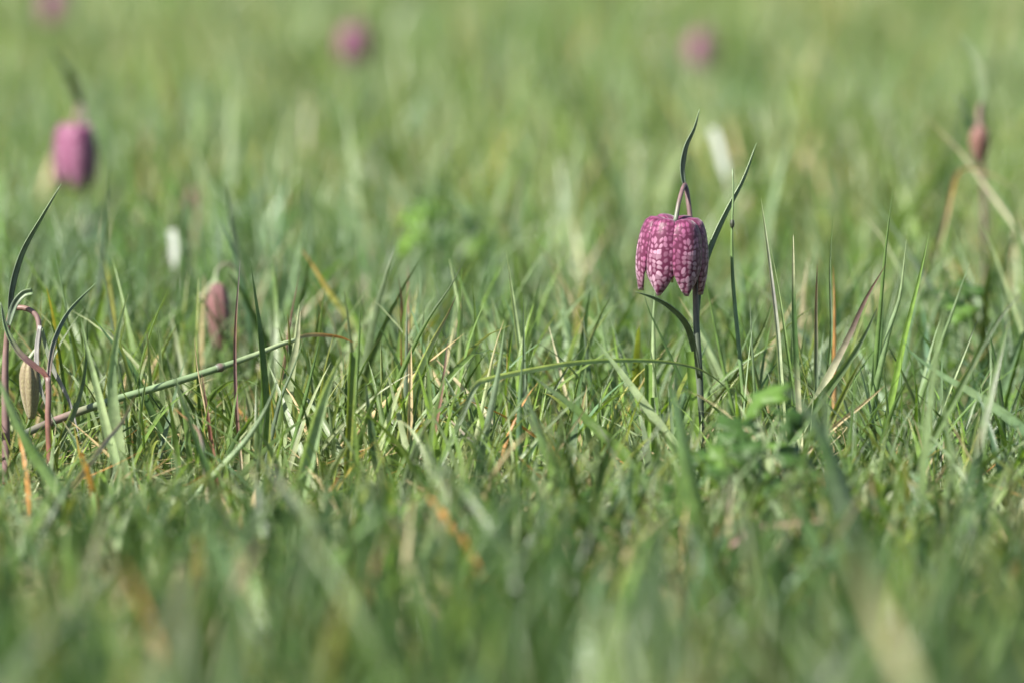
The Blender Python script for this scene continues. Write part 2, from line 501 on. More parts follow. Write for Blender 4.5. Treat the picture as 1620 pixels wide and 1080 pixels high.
TRI += grass_mass('leaning_grass', 'long broad pale blades leaning aslant in the blurred meadow', 3.2, 7.5, 230, 6,
           (0.0055, 0.0100), (0.07, 0.175), dict(pale=22, glauc=34, green=22, vivid=16, yellow=3, dark=6), 22, lean=0.55, curl=0.4)
TRI += grass_mass('dead_thatch', 'dry straw coloured stalks lying at the roots of the grass', 1.9, 3.4, 5200, 4,
           (0.0008, 0.0024), (0.02, 0.06), dict(straw=60, orange=6, glauc=10, pale=24), 8, wide=2, mat=M_DRY, lying=True)

# ------------------------------------------------------------------ single blades, stalks and leaves
def to_ground(pts):
    """Carry a path on down to the soil."""
    b, nx_ = pts[0], pts[1]
    gz = float(ground_z(b.x, b.y)) - 0.004
    if b.z <= gz + 0.002:
        return pts
    dr = (b - nx_).normalized()
    dr.z = min(dr.z, -0.75)
    dr.normalize()
    t = (b.z - gz) / -dr.z
    return [b + dr * t, b + dr * t * 0.5] + pts

def strip(name, pts, width, cols, mat, parent=None, phi=0.3, fold=0.25, n=22, profile='point', twist=0.0, across_n=5, solid=0.0):
    """A leaf swept along a path: channelled cross section, tapering to its tip."""
    path = catmull(pts, n)
    V, T, A, F = [], [], [], []
    for i, p in enumerate(path):
        s = i / (n - 1)
        t = (path[min(i + 1, n - 1)] - path[max(i - 1, 0)]).normalized()
        view = (Vector((0, 0, CAM_H)) - p).normalized()
        sd = t.cross(view)
        if sd.length < 1e-4:
            sd = Vector((1, 0, 0))
        sd.normalize()
        sd = Matrix.Rotation(phi + twist * s, 3, t) @ sd
        nm = sd.cross(t).normalized()
        if profile == 'point':
            w = min(1, 0.6 + 1.2 * s) * max(1 - s ** 1.9, 0) ** 0.85
        elif profile == 'cut':
            w = min(1, 0.7 + s)
        elif profile == 'long':
            w = min(1, 0.7 + 1.0 * s) * max(1 - s ** 3, 0) ** 0.8
        elif profile == 'glint':
            w = 0.12 + 0.88 * min(max((s - 0.66) / 0.12, 0), 1)
        elif profile == 'leaf':
            w = max(math.sin(math.pi * min(s * 0.92 + 0.08, 1)), 0) ** 0.7
        else:
            w = 1.0
        w = max(w, 0.05) * width * 0.5
        c = lerp3(cols, s)
        for j in range(across_n):
            u = -1 + 2 * j / (across_n - 1)
            V.append(p + sd * (u * w) - nm * (fold * w * (1 - abs(u) ** 1.25)))
            T.append(c); A.append(u)
    for i in range(n - 1):
        for j in range(across_n - 1):
            a = i * across_n + j
            F.append((a, a + 1, a + 1 + across_n, a + across_n))
    o = mesh_obj(name, V, F, mat, parent, tint=T, across=A, origin=path[0])
    if solid:
        m = o.modifiers.new('thickness', 'SOLIDIFY'); m.thickness = solid; m.offset = 0
    return o

def tube(name, pts, radii, cols, mat, parent=None, n=26, ring=10):
    path = catmull(pts, n)
    V, T, F = [], [], []
    ref = Vector((0.3, -1, 0.1)).normalized()
    for i, p in enumerate(path):
        s = i / (n - 1)
        t = (path[min(i + 1, n - 1)] - path[max(i - 1, 0)]).normalized()
        a = (ref - t * ref.dot(t)).normalized()
        b = t.cross(a)
        ref = a
        r = float(lerp3([[q] for q in radii], s)[0])
        c = lerp3(cols, s)
        for j in range(ring):
            g = 2 * math.pi * j / ring
            V.append(p + (a * math.cos(g) + b * math.sin(g)) * r); T.append(c)
    for i in range(n - 1):
        for j in range(ring):
            F.append((i * ring + j, i * ring + (j + 1) % ring, (i + 1) * ring + (j + 1) % ring, (i + 1) * ring + j))
    F.append(tuple(range(ring))[::-1]); F.append(tuple((n - 1) * ring + j for j in range(ring)))
    return mesh_obj(name, V, F, mat, parent, tint=T, across=[0.0] * len(V), origin=path[0])

def cols_of(spec):
    return [np.array(C[c]) if isinstance(c, str) else np.array(c) for c in spec.split()] if isinstance(spec, str) else spec

def px_path(pts, d):
    d = d if isinstance(d, tuple) else (d, d)
    n = len(pts)
    return [P(x, y, d[0] + (d[1] - d[0]) * i / max(n - 1, 1)) for i, (x, y) in enumerate(pts)]

def mm(wpx, d):
    return wpx / FPX * (d if not isinstance(d, tuple) else d[0])

GR = 'single grass blades standing clear of the meadow'
def blade(label, pts, w, spec, d=2.6, phi=None, fold=None, profile='point', twist=0.3, name='grass_shoot', cat='grass shoot', mat=None, group=GR, root=True, n=22):
    p = px_path(pts, d)
    if root:
        p = to_ground(p)
    if phi is None:
        phi = random.uniform(-0.45, 0.45)
    if fold is None:
        fold = random.choice((-1, 1)) * random.uniform(0.45, 0.9)
    wid = 1.22 * mm(w, d) / max(math.cos(phi + twist * 0.5), 0.5)
    o = strip(name, p, wid, [np.array(C[c]) * (1.5 if c in ('pale', 'glauc', 'cream') else 1.2) for c in spec.split()], mat or M_GRASS, None, phi, fold, n, profile, twist)
    return tag(o, label, cat, group)

# --- petals and bells
def petal_mesh(rad, length, half, tip_in, keel, nu=11, nv=20, flare=0.0, bud=False):
    """One tepal of a hanging bell in its own frame: +Y outwards, -Z down; origin where the stalk joins."""
    V, UV, F = [], [], []
    rv = [(0.0, 0.10, 0.0), (0.05, 0.42, 0.055), (0.10, 0.67, 0.060), (0.16, 0.81, 0.010), (0.28, 0.92, -0.12), (0.45, 1.00, -0.33),
          (0.62, 1.04, -0.54), (0.78, 1.02, -0.74), (0.90, 0.97, -0.88), (1.0, 1.0 - tip_in, -1.0)]
    if bud:
        rv = [(0.0, 0.18, 0.0), (0.06, 0.50, -0.03), (0.15, 0.78, -0.12), (0.30, 1.0, -0.28), (0.50, 1.0, -0.50),
              (0.70, 0.82, -0.71), (0.85, 0.60, -0.86), (0.94, 0.42, -0.95), (1.0, 0.26, -1.0)]
    def pr(v, k):
        for a, b in zip(rv, rv[1:]):
            if v <= b[0]:
                f = (v - a[0]) / (b[0] - a[0]); f = f * f * (3 - 2 * f) * 0.35 + f * 0.65
                return a[k] + (b[k] - a[k]) * f
        return rv[-1][k]
    for i in range(nv):
        v = i / (nv - 1)
        r = rad * pr(v, 1) + flare * rad * max(v - 0.6, 0)
        z = length * pr(v, 2)
        hw = half * (min(1, 0.62 + 1.6 * v) if v < 0.24 else 1.0)
        if v > 0.42 and not bud:
            q = (v - 0.42) / 0.58
            hw *= max(1 - q ** 2.1, 0.0) ** 0.85
        hw = max(hw, 0.012)
        for j in range(nu):
            u = -1 + 2 * j / (nu - 1)
            a = u * hw
            rr = r * (1 + keel * (1 - abs(u) ** 1.3) - keel * 0.6)
            zz = z - (0.035 * length * abs(u) ** 2 * (1 - v) if v < 0.3 else 0)
            V.append((rr * math.sin(a), rr * math.cos(a), zz))
            UV.append((0.5 + 0.5 * u * (hw / half), v))
    for i in range(nv - 1):
        for j in range(nu - 1):
            k = i * nu + j
            F.append((k, k + nu, k + nu + 1, k + 1))
    return V, UV, F

def bell(parent, top, axis, rad, length, theta0, mat, half=0.60, tip_in=0.12, keel=0.10, outer_only=False, flare=0.0, seed=0, inside=True, bud=False):
    """Six petals hung round an axis that points down from the stalk, with stamens inside."""
    rg = random.Random(seed)
    z = -Vector(axis).normalized()
    y0 = Vector((0, -1, 0)); y0 = (y0 - z * y0.dot(z)).normalized()
    x0 = y0.cross(z)
    M0 = Matrix((x0, y0, z)).transposed()
    for k in range(6):
        inner = k % 2
        V, UV, F = petal_mesh(rad * (0.955 if inner else 1.0), length * rg.uniform(0.97, 1.03), half * (1.04 if inner else 0.96), tip_in, keel, flare=flare, bud=bud)
        g = theta0 + k * math.pi / 3
        # seen from the camera a positive angle turns to the right
        Rm = M0 @ Matrix.Rotation(-g, 3, 'Z') @ Matrix.Rotation(rg.uniform(-0.035, 0.035), 3, 'X')
        W = [top + Rm @ Vector(v) for v in V]
        uo = (k * 0.37, k * 0.61)
        o = mesh_obj('petal', W, F, mat, parent, uv=[(a, b) for a, b in UV], origin=top)
        m = o.modifiers.new('thickness', 'SOLIDIFY'); m.thickness = 0.0005; m.offset = -1
    if inside:
        for k in range(6):
            g = k * math.pi / 3 + 0.4
            dr = (x0 * math.cos(g) + y0 * math.sin(g))
            a = top - z * length * 0.12 + dr * rad * 0.12
            b = top - z * length * 0.55 + dr * rad * 0.32
            c = top - z * length * 0.80 + dr * rad * 0.36
            st = tube('stamen', [a, b], [0.0004, 0.0003], [np.array(C['cream'])], M_STALK, parent, n=6, ring=6)
            tube('anther', [b, b.lerp(c, 0.5), c], [0.0007, 0.0011, 0.0005], [np.array((0.6, 0.4, 0.05))], M_POLLEN, st, n=8, ring=7)
        tube('pistil', [top - z * length * 0.1, top - z * length * 0.5, top - z * length * 0.86], [0.0012, 0.0008, 0.0006], [np.array(C['cream'])], M_STALK, parent, n=10, ring=7)

def leaf_part(parent, pts, w, spec, d, phi=0.3, fold=0.5, profile='point', twist=0.2, n=24, name='leaf', label=None):
    p = px_path(pts, d)
    o = strip(name, p, mm(w, d) / max(math.cos(phi), 0.5), [np.array(C[c]) for c in spec.split()], M_LEAF, parent, phi, fold, n, profile, twist, solid=0.00035)
    if label: o['label'] = label
    return o

def foot(p):
    return Vector((p.x, p.y, float(ground_z(p.x, p.y))))

# ---- the chequered fritillary in focus
D = 2.60
sp = to_ground(px_path([(1108, 700), (1106, 600), (1102, 520), (1100, 460), (1097, 400), (1092, 345), (1087, 305), (1083.5, 292)], (2.60, 2.612)))
main = thing('fritillary', foot(sp[0]), 'chequered purple pink bell flower nodding on a dark stem, sharply in focus', 'flower', 'nodding fritillary flowers')
tube('stem', sp, [0.0022, 0.0021, 0.0019, 0.0017, 0.0014, 0.0012, 0.0012, 0.0011], [np.array(C[c]) for c in 'mauve stem stem stem purple purple purple'.split()], M_STALK, main, n=40)
tube('flower_stalk', [P(1083.5, 292, 2.612), P(1080, 299, 2.606), P(1074, 320, 2.60), P(1069.5, 345, 2.597), P(1068.5, 352, 2.597)], [0.0009, 0.0010, 0.0010, 0.0010, 0.0012], [np.array(C['purple']), np.array(C['purple']), np.array(C['steel'])], M_STALK, main, n=18)
leaf_part(main, [(1083.5, 296), (1080, 266), (1086, 232), (1099, 203), (1107, 173)], 9.5, 'steel steel glauc', 2.612, phi=0.5, fold=0.7)
leaf_part(main, [(1106, 585), (1102, 520), (1104, 470), (1113, 425), (1130, 378), (1151, 333), (1177, 283), (1197, 227)], 10.5, 'stem steel glauc glauc', (2.60, 2.62), phi=0.55, fold=0.8, profile='long')
leaf_part(main, [(1107, 600), (1096, 545), (1085, 513), (1062, 488), (1035, 472), (1006, 462)], 11, 'stem steel steel glauc', (2.60, 2.55), phi=-0.5, fold=0.6)
bell(main, P(1067.5, 351, 2.597), (-0.04, 0.05, -1), 0.0153, 0.0325, R(-30), M_PETAL, half=0.66, tip_in=0.07, keel=0.15, seed=4)

# ---- fritillaries behind, out of focus
def far_fritillary(label, bx, by, d, rad, length, theta, mat=None, leaf=None, lean=6, seed=0, half=0.62, tip_in=0.2):
    """Bell whose middle is seen at (bx, by)."""
    s = FPX / d
    topy = by - length * 0.5 * s
    hook = 26 * 2.6 / d * 2
    pts = [(bx + lean + 4, topy + 400 * 2.6 / d), (bx + lean + 6, by + 10), (bx + lean + 5, topy - hook * 0.3), (bx + lean, topy - hook)]
    sp = px_path(pts, (d, d + 0.015))
    g = foot(sp[0])
    sp[0] = Vector((g.x, g.y, g.z - 0.004))
    t = thing('fritillary', g, label, 'flower', 'nodding fritillary flowers')
    tube('stem', sp, [0.002, 0.0017, 0.0013, 0.0012], [np.array(C[c]) for c in 'steel steel purple'.split()], M_STALK, t)
    top = P(bx, topy, d)
    tube('flower_stalk', [sp[-1], sp[-1].lerp(top, 0.3) + Vector((-0.0015, 0, 0.001)), top], [0.0012, 0.0012, 0.0016], [np.array(C['mauve'])], M_STALK, t, n=14)
    if leaf:
        strip('leaf', [sp[-1]] + px_path(leaf, d), 0.0068, [np.array(C['stem']), np.array(C['dark'])], M_LEAF, t, 0.3, 0.5, 20, 'point', 0.2, solid=0.0003)
    k = sp[1].lerp(sp[0], 0.5)
    strip('leaf', [k, k + Vector((0.015, 0.0, 0.025)), k + Vector((0.03, 0.005, 0.045))], 0.005, [np.array(C['steel']), np.array(C['green'])], M_LEAF, t, 0.3, 0.5, 16, 'point', 0.2, solid=0.0003)
    bell(t, top, (0.0, 0.03, -1), rad, length, theta, mat or M_PETAL_FAR, half=half, tip_in=tip_in, seed=seed, inside=False)
    return t
far_fritillary('blurred mauve bell flower with a dark leaf rising above its hooked stalk', 119, 250, 3.6, 0.0135, 0.0375, R(-10), leaf=[(110, 118), (95, 97), (80, 74)], lean=10, seed=2)
far_fritillary('soft round pink bell in the hazy grass, alone between two wide empty stretches', 560, 72, 6.2, 0.0165, 0.036, R(15), lean=5, seed=3)
far_fritillary('blurred rosy bell with a second fainter bell at its side', 1108, 82, 6.4, 0.0150, 0.036, R(5), lean=4, seed=5)
far_fritillary('faintest mauve bell, half lost in grass beside a rosy bell', 1052, 92, 7.4, 0.011, 0.028, R(25), lean=4, seed=6)
far_fritillary('hazy pink bell standing farther back than the mauve one with the dark leaf', 86, 14, 7.0, 0.0160, 0.040, R(0), lean=5, seed=7)

# ---- closed pink bud on a hooked stalk
sp = to_ground(px_path([(396, 650), (391, 570), (389, 515), (386, 465), (378, 434), (364, 419), (351, 420), (342, 432), (343, 452)], (2.97, 2.95)))
t = thing('fritillary_bud', foot(sp[0]), 'closed dusky pink fritillary bud hanging from a looped stalk', 'flower bud', 'closed fritillary buds')
tube('stem', sp, [0.0016, 0.0015, 0.0013, 0.0010, 0.0009, 0.0009], [np.array(C[c]) for c in 'mauve mauve brown mauve glauc'.split()], M_STALK, t, n=44)
leaf_part(t, [(387, 470), (380, 430), (369, 370), (356, 284)], 11, 'mauve glauc steel glauc', 2.97, phi=0.4)
leaf_part(t, [(343, 442), (330, 455), (310, 478)], 7, 'pale cream', 2.95, phi=0.2)
bell(t, P(343, 449, 2.95), (0.06, 0.03, -1), 0.0051, 0.0345, R(20), M_PETAL_BUD, half=0.56, tip_in=0.62, keel=0.24, seed=9, inside=False, bud=True)

# ---- straw yellow bud plant at the edge
sp = to_ground(px_path([(10, 720), (8, 600), (11, 530), (18, 492), (27, 487), (44, 489), (58, 500), (62, 520), (60, 548), (50, 562), (44, 573)], (2.56, 2.55)))
t = thing('fritillary_bud', foot(sp[0]), 'straw yellow closed bud hanging from an arched brown stalk', 'flower bud', 'closed fritillary buds')
tube('stem', sp, [0.0021, 0.0020, 0.0018, 0.0016, 0.0013, 0.0013, 0.0012, 0.0010], [np.array(C[c]) for c in 'mauve purple mauve mauve brown mauve glauc'.split()], M_STALK, t, n=48)
leaf_part(t, [(16, 512), (19, 460), (36, 400), (66, 345), (97, 292)], 11, 'stem steel glauc glauc', 2.555, phi=0.6, fold=0.9)
leaf_part(t, [(13, 515), (22, 484), (36, 466), (51, 461)], 10, 'steel steel glauc', 2.55, phi=-0.3, fold=0.8, profile='cut')
leaf_part(t, [(63, 515), (58, 552), (60, 598), (72, 636), (92, 680)], 9, 'lilac lilac glauc', 2.55, phi=0.2, fold=0.3, label='pale withered leaf hanging from the stalk')
leaf_part(t, [(65, 518), (82, 578), (110, 636), (127, 697)], 8, 'glauc lilac lilac', 2.56, phi=0.2, fold=0.3)
bell(t, P(45, 570, 2.55), (0.03, 0.03, -1), 0.0040, 0.0260, R(-8), M_PETAL_POD, half=0.56, tip_in=0.55, keel=0.26, seed=12, inside=False, bud=True)

# ---- red stalked young plant beside it
sp = to_ground(px_path([(79, 732), (76, 660), (77, 625), (76, 596)], 2.53))
t = thing('fritillary_shoot', foot(sp[0]), 'young plant with a red stalk that forks into two curved grey leaves', 'plant')
tube('stalk', sp, [0.0015, 0.0014, 0.0013], [np.array(C[c]) for c in 'red red mauve'.split()], M_STALK, t)
leaf_part(t, [(76, 602), (70, 590), (53, 577), (30, 556), (11, 522), (1, 478)], 10, 'red purple glauc steel', 2.53, phi=0.3, fold=0.8, profile='long')
leaf_part(t, [(77, 602), (80, 570), (88, 535), (110, 492), (152, 448)], 9, 'mauve steel glauc', (2.53, 2.56), phi=0.4, fold=0.6)

# ---- rusty bud behind on the other side
sp = to_ground(px_path([(1560, 430), (1556, 300), (1553, 200), (1552, 165)], (3.32, 3.30)))
t = thing('fritillary_bud', foot(sp[0]), 'small rusty pink bud, blurred, under a pale arching leaf', 'flower bud', 'closed fritillary buds')
tube('stem', sp, [0.0018, 0.0015, 0.0012], [np.array(C[c]) for c in 'steel purple mauve'.split()], M_STALK, t)
tube('flower_stalk', [sp[-1], sp[-1].lerp(P(1549, 199, 3.28), 0.4) + Vector((-.001, -.001, 0.0005)), P(1549, 201, 3.28)], [0.0012, 0.0012, 0.0013], [np.array(C['mauve'])], M_STALK, t, n=12)
leaf_part(t, [(1554, 170), (1553, 128), (1542, 90), (1520, 55)], 19, 'glauc pale glauc', 3.3, phi=0.2, fold=0.3)
leaf_part(t, [(1555, 250), (1530, 180), (1510, 145)], 16, 'dark dark steel', 3.3, phi=0.4, fold=0.4)
bell(t, P(1549, 200, 3.28), (0.0, 0.03, -1), 0.0052, 0.021, R(10), M_PETAL_RUST, half=0.62, tip_in=0.5, seed=15, inside=False, bud=True)
# ---- faint bud in the blurred grass
sp = to_ground(px_path([(312, 420), (309, 340), (306, 300)], 3.9))
t = thing('fritillary_bud', foot(sp[0]), 'tiny faint pink bud, blurred, in the grass behind the looped pink bud', 'flower bud', 'closed fritillary buds')
tube('stem', sp, [0.0016, 0.0013, 0.001], [np.array(C['mauve'])], M_STALK, t)
bell(t, P(304, 300, 3.895), (0.0, 0.03, -1), 0.0042, 0.019, R(10), M_PETAL_BUD, half=0.62, tip_in=0.5, seed=16, inside=False, bud=True)

# ---- fallen stalk
def tube_px(pts, d, wpx, spec, parent=None, name='stalk', mat=None, n=40):
    return tube(name, px_path(pts, d), [mm(w, d) / 2 for w in wpx], [np.array(C[c]) for c in spec.split()], mat or M_STALK, parent, n=n)
pp = px_path([(30, 690), (81, 667), (174, 634), (274, 605), (348, 581), (407, 560), (444, 545), (470, 537)], (2.56, 2.62))
t = thing('fallen_stalk', Vector((pp[0].x, pp[0].y, 0)), 'long pale green stalk lying aslant across the grass under the pink bud', 'stalk')
tube('stalk', pp, [0.0017, 0.0019, 0.0018, 0.0017, 0.0016, 0.0013, 0.0009], [np.array(C[c]) for c in 'steel mauve glauc glauc glauc glauc pale pale'.split()], M_STALK, t, n=40)
for k in (1, 4):
    e = (pp[k + 1] - pp[k]).normalized() * 0.0022
    tube('node', [pp[k] - e, pp[k], pp[k] + e], [0.0017, 0.0022, 0.0016], [np.array(C['steel']), np.array(C['purple']), np.array(C['glauc'])], M_STALK, t, n=8)
q = strip('dry_tip', px_path([(462, 540), (482, 531), (511, 530), (540, 534), (560, 542)], (2.62, 2.64)), mm(7, 2.62), [np.array(C[c]) for c in 'pale straw orange orange'.split()], M_DRY, t, 0.2, 0.4, 20, 'long', 0.3)
q['label'] = 'curled orange dry tip'

# ---- bent blade with the long arch
blade('grass blade kinked over into a long arch that crosses the flower stem',
      [(667, 800), (704, 719), (733, 652), (754, 608), (775, 599), (830, 587), (900, 575), (965, 570), (1040, 571), (1095, 580), (1130, 597), (1160, 625)],
      7.5, 'dark steel steel pale pale glauc glauc steel dark', (2.48, 2.56), phi=0.35, fold=0.4, n=64, profile='long', twist=0.2)

# ---- jointed stem beside the flower
sp = to_ground(px_path([(1175, 610), (1167, 530), (1159, 437), (1158, 360), (1160, 310), (1159, 268)], 2.61))
t = thing('grass_shoot', foot(sp[0]), 'straight thin grass stem with a dark joint just beside the chequered bell', 'grass shoot')
tube('stalk', sp, [0.0011, 0.0011, 0.0010, 0.0009, 0.0006, 0.0003], [np.array(C[c]) for c in 'green green blue green glauc'.split()], M_STALK, t, n=34)
tube('node', px_path([(1158.4, 360), (1158.3, 354), (1158.4, 348)], 2.609), [0.0008, 0.00115, 0.0008], [np.array((0.03, 0.035, 0.02))], M_STALK, t, n=8)

# ---- every other blade that stands out
B = blade
B('broad pale blue green blade, upright, with a shorter twin leaning on it', [(202, 770), (186, 696), (178, 622), (180, 567), (189, 511), (203, 466)], 18, 'glauc pale glauc pale', 2.5, phi=0.2, fold=0.25)
B('pale blue green blade crossing the foot of a broader upright twin', [(196, 775), (171, 685), (152, 607), (137, 548), (128, 504)], 14, 'glauc pale glauc', 2.49, phi=-0.3)
B('dry straw stem slanting across the two broad blue green blades', [(92, 803), (163, 704), (193, 667), (215, 622)], 7, 'straw straw lilac straw', 2.44, phi=0.3, fold=0.6, profile='long', mat=M_DRY, name='dry_straw', cat='dry straw')
B('dark curved blade between the red stalk and the broad blue green pair', [(93, 704), (122, 637), (135, 578), (139, 505)], 10, 'dark steel dark', 2.54)
B('thin tall blade behind the red stalked plant, leaning away from it', [(124, 625), (106, 499), (85, 390)], 6, 'green glauc', 2.66)
B('tall dark blade, slightly blurred, behind the broad blue green pair', [(142, 555), (155, 468), (168, 344), (173, 250)], 10, 'dark steel dark', 2.95)
B('short dark spike next to a taller dark blurred blade', [(181, 535), (166, 437), (152, 362)], 6, 'dark steel dark', 2.75)
B('green blade crossing in front of the straw yellow bud plant', [(88, 768), (37, 689), (0, 605), (-20, 560)], 18, 'glauc green glauc', 2.36)
B('dark blade bending across behind the broad blue green pair', [(232, 634), (207, 578), (174, 537), (148, 503)], 11, 'dark dark blue', 2.62)
B('thin dark wiry stem standing before the fallen stalk', [(383, 748), (374, 641), (372, 530), (380, 412)], 5, 'cream brown purple brown lilac', 2.55, phi=0.1, fold=0.7, profile='long', mat=M_DRY, name='dry_straw', cat='dry straw')
B('folded green blade with one dark side, crossing the fallen stalk', [(418, 738), (422, 659), (413, 537), (396, 413)], 12, 'green green dark glauc', 2.56, phi=0.6, fold=0.8)
B('short wine red shoot poking up at the fallen stalk', [(333, 690), (326, 637), (318, 586)], 7, 'red red mauve', 2.52, phi=0.1, fold=0.7)
B('hair thin straw tip rising from the wine red shoot', [(324, 640), (313, 585), (307, 534)], 4, 'straw straw', 2.55, mat=M_DRY, name='dry_straw', cat='dry straw')
B('tan dead blade bent over below the fallen stalk', [(328, 780), (318, 692), (300, 667), (275, 645)], 8, 'straw lilac orange', 2.46, mat=M_DRY, name='dry_straw', cat='dry straw')
B('grey green blade slanting up beside the folded dark sided blade', [(338, 752), (392, 692), (423, 641), (442, 592)], 10, 'glauc glauc steel', 2.46)
B('dark blurred blade leaning over the fallen stalk', [(312, 700), (285, 622), (268, 572)], 11, 'dark dark steel', 2.38)
B('wide whitish green blade, sunlit, with a pointed tip by the stalk end', [(450, 660), (461, 585), (470, 541), (475, 493)], 18, 'pale pale cream', 2.6, phi=0.1, fold=0.2)
B('narrow grey blade crossing the wide whitish sunlit one', [(418, 748), (441, 641), (463, 585), (481, 535)], 7, 'steel steel glauc', 2.54)
B('brown tipped blade behind the wide whitish one', [(448, 590), (459, 511), (473, 436)], 6, 'green brown brown', 2.68)
B('deep green spear right beside the wide whitish blade', [(460, 720), (485, 622), (507, 533)], 8, 'dark green dark', 2.55)
B('broad pale blade, soft at its foot, with a rounded fold', [(476, 775), (496, 689), (515, 622), (540, 562)], 22, 'glauc glauc pale', 2.43, phi=0.2)
B('olive green stem with a blunt cut top', [(549, 755), (554, 659), (559, 557)], 10, 'olive olive green', 2.5, phi=0.2, fold=0.9, profile='cut')
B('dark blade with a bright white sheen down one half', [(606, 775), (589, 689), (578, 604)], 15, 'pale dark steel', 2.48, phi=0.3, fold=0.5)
B('thin green blade rising behind the blunt cut stem', [(563, 610), (568, 540), (570, 472)], 7, 'green green', 2.64)
B('blue green blade lying aslant behind the sheen striped one', [(628, 610), (593, 570), (565, 537)], 9, 'blue blue glauc', 2.8)
B('broad yellow tipped blade leaning back above the orange stalk tip', [(560, 512), (526, 470), (496, 422), (478, 396)], 15, 'green vivid glauc yellow orange', 2.9)
B('slender blade leaning beside the yellow tipped one', [(632, 560), (607, 489), (584, 434)], 8, 'green glauc', 2.9)
B('long thin green blade arching up to a dark point', [(605, 662), (637, 585), (674, 511), (711, 456), (738, 406)], 8, 'green vivid green steel', 2.57)
B('sunlit pale blade with a dark purple edge, leaning', [(639, 675), (656, 607), (681, 548), (707, 500), (722, 468)], 13, 'green pale pale mauve', 2.55, phi=0.45, fold=0.7)
B('rusty orange dead stub with a ragged top', [(637, 545), (635, 474), (630, 440)], 10, 'straw orange brown', 2.7, mat=M_DRY, name='dry_straw', cat='dry straw')
B('taller rusty stub beside a ragged orange one', [(646, 520), (646, 460), (645, 418)], 9, 'straw straw brown', 2.76, mat=M_DRY, name='dry_straw', cat='dry straw')
B('dark blue green spike in front of the rusty stubs', [(641, 640), (643, 560), (644, 480)], 8, 'dark steel steel', 2.6)
B('pale blade behind, tip level with the arching dark point', [(728, 626), (730, 541), (722, 474), (711, 410)], 11, 'pale glauc pale', 2.7)
B('green blade leaning away behind the pale purple edged one', [(780, 590), (756, 515), (737, 467), (714, 411)], 10, 'green glauc green', 2.75)
B('brownish slim blade beside the kinked arch blade', [(683, 700), (698, 622), (708, 542)], 8, 'green brown mauve', 2.53)
B('grey green blade standing where the arch begins', [(757, 738), (774, 659), (789, 585), (799, 513)], 11, 'glauc steel glauc', 2.5)
B('straw pale blade leaning with the grey green one by the arch', [(746, 730), (763, 644), (781, 559), (797, 507)], 7, 'cream pale straw', 2.54)
B('tall narrow blade with a white stripe, highest of the middle tuft', [(826, 580), (813, 485), (801, 397)], 10, 'green pale pale', 2.66, phi=0.3, fold=0.6)
B('dark upright blade tight beside the white striped tall one', [(830, 640), (829, 567), (828, 465)], 7, 'dark steel dark', 2.62)
B('bright blue green upright blade standing in front of the arch', [(821, 740), (822, 641), (827, 562)], 10, 'blue blue glauc', 2.5, phi=0.2)
B('pinkish straw stalk lying aslant in the middle tuft', [(746, 698), (711, 663), (685, 642)], 5, 'straw lilac straw', 2.55, fold=0.6, profile='long', mat=M_DRY, name='dry_straw', cat='dry straw')
B('thick pale straw stem leaning behind the brownish slim blade', [(802, 692), (730, 611), (684, 562)], 8, 'yellow cream straw', 2.62, fold=0.7, profile='long', mat=M_DRY, name='dry_straw', cat='dry straw')
B('broad green blade slanting down from the arch', [(1010, 740), (948, 681), (904, 641), (870, 615), (840, 592)], 19, 'green vivid green steel', 2.46, phi=0.25, fold=0.35)
B('smooth pale blade leaning across under the arch', [(1074, 715), (1037, 663), (1006, 620), (974, 578), (938, 532)], 16, 'glauc pale pale glauc', 2.5, phi=0.15, fold=0.2)
B('pale green blade behind the arch, blurred a little', [(913, 585), (893, 511), (877, 468)], 12, 'glauc glauc', 2.78)
B('long blade behind the smooth pale leaning one', [(980, 692), (963, 578), (948, 493), (942, 450)], 9, 'green glauc', 2.72)
B('tiny straw spear above the arch', [(886, 586), (877, 550), (868, 516)], 6, 'straw cream', 2.66, mat=M_DRY, name='dry_straw', cat='dry straw')
B('curved slim blade below the arch, bending back up', [(915, 725), (907, 652), (920, 580)], 7, 'green olive green', 2.56)
B('dark blade standing behind the arch', [(945, 664), (930, 578), (923, 500)], 10, 'dark dark steel', 2.66)
B('short flat blade lying with a torn bright end', [(858, 744), (900, 738), (946, 735)], 13, 'vivid vivid pale', 2.52, phi=0.6, fold=0.2, profile='cut')
B('wide dark blade leaning, blurred, in front of the middle tuft', [(888, 770), (855, 689), (828, 610)], 19, 'green green steel', 2.38)
B('blurred blade leaning below the broad slanting one', [(1040, 800), (1000, 733), (968, 690)], 9, 'green glauc', 2.3)
B('pale upright blade under the chequered bell', [(1034, 560), (1034, 504), (1037, 450)], 10, 'glauc pale glauc', 2.64)
B('dark thin blade reaching the shortest petal of the chequered bell', [(1052, 545), (1026, 489), (1016, 450)], 6, 'dark dark', 2.63)
B('vivid green blade cut square just before the flower stem', [(1101, 700), (1096, 622), (1091, 556)], 11, 'vivid vivid vivid', 2.55, phi=0.15, fold=0.25, profile='cut')
B('hair thin blade between the jointed stem and the square cut one', [(1193, 605), (1189, 530), (1186, 466)], 5, 'green steel', 2.6)
B('olive stem leaning across behind the jointed stem', [(1118, 655), (1174, 581), (1207, 522), (1223, 472)], 8, 'olive olive dark', 2.66, fold=0.8, profile='long')
B('thin blade slanting behind the flower stem', [(1150, 604), (1139, 556), (1115, 436)], 6, 'green green', 2.66)
B('bright green upright stem left of the smooth pale blade foot', [(1026, 730), (1026, 650), (1026, 576)], 10, 'vivid vivid green', 2.56, profile='cut', fold=0.7)
B('short bright green stem beside a taller bright one', [(1037, 735), (1036, 680), (1035, 628)], 10, 'vivid green', 2.53, profile='cut', fold=0.7)
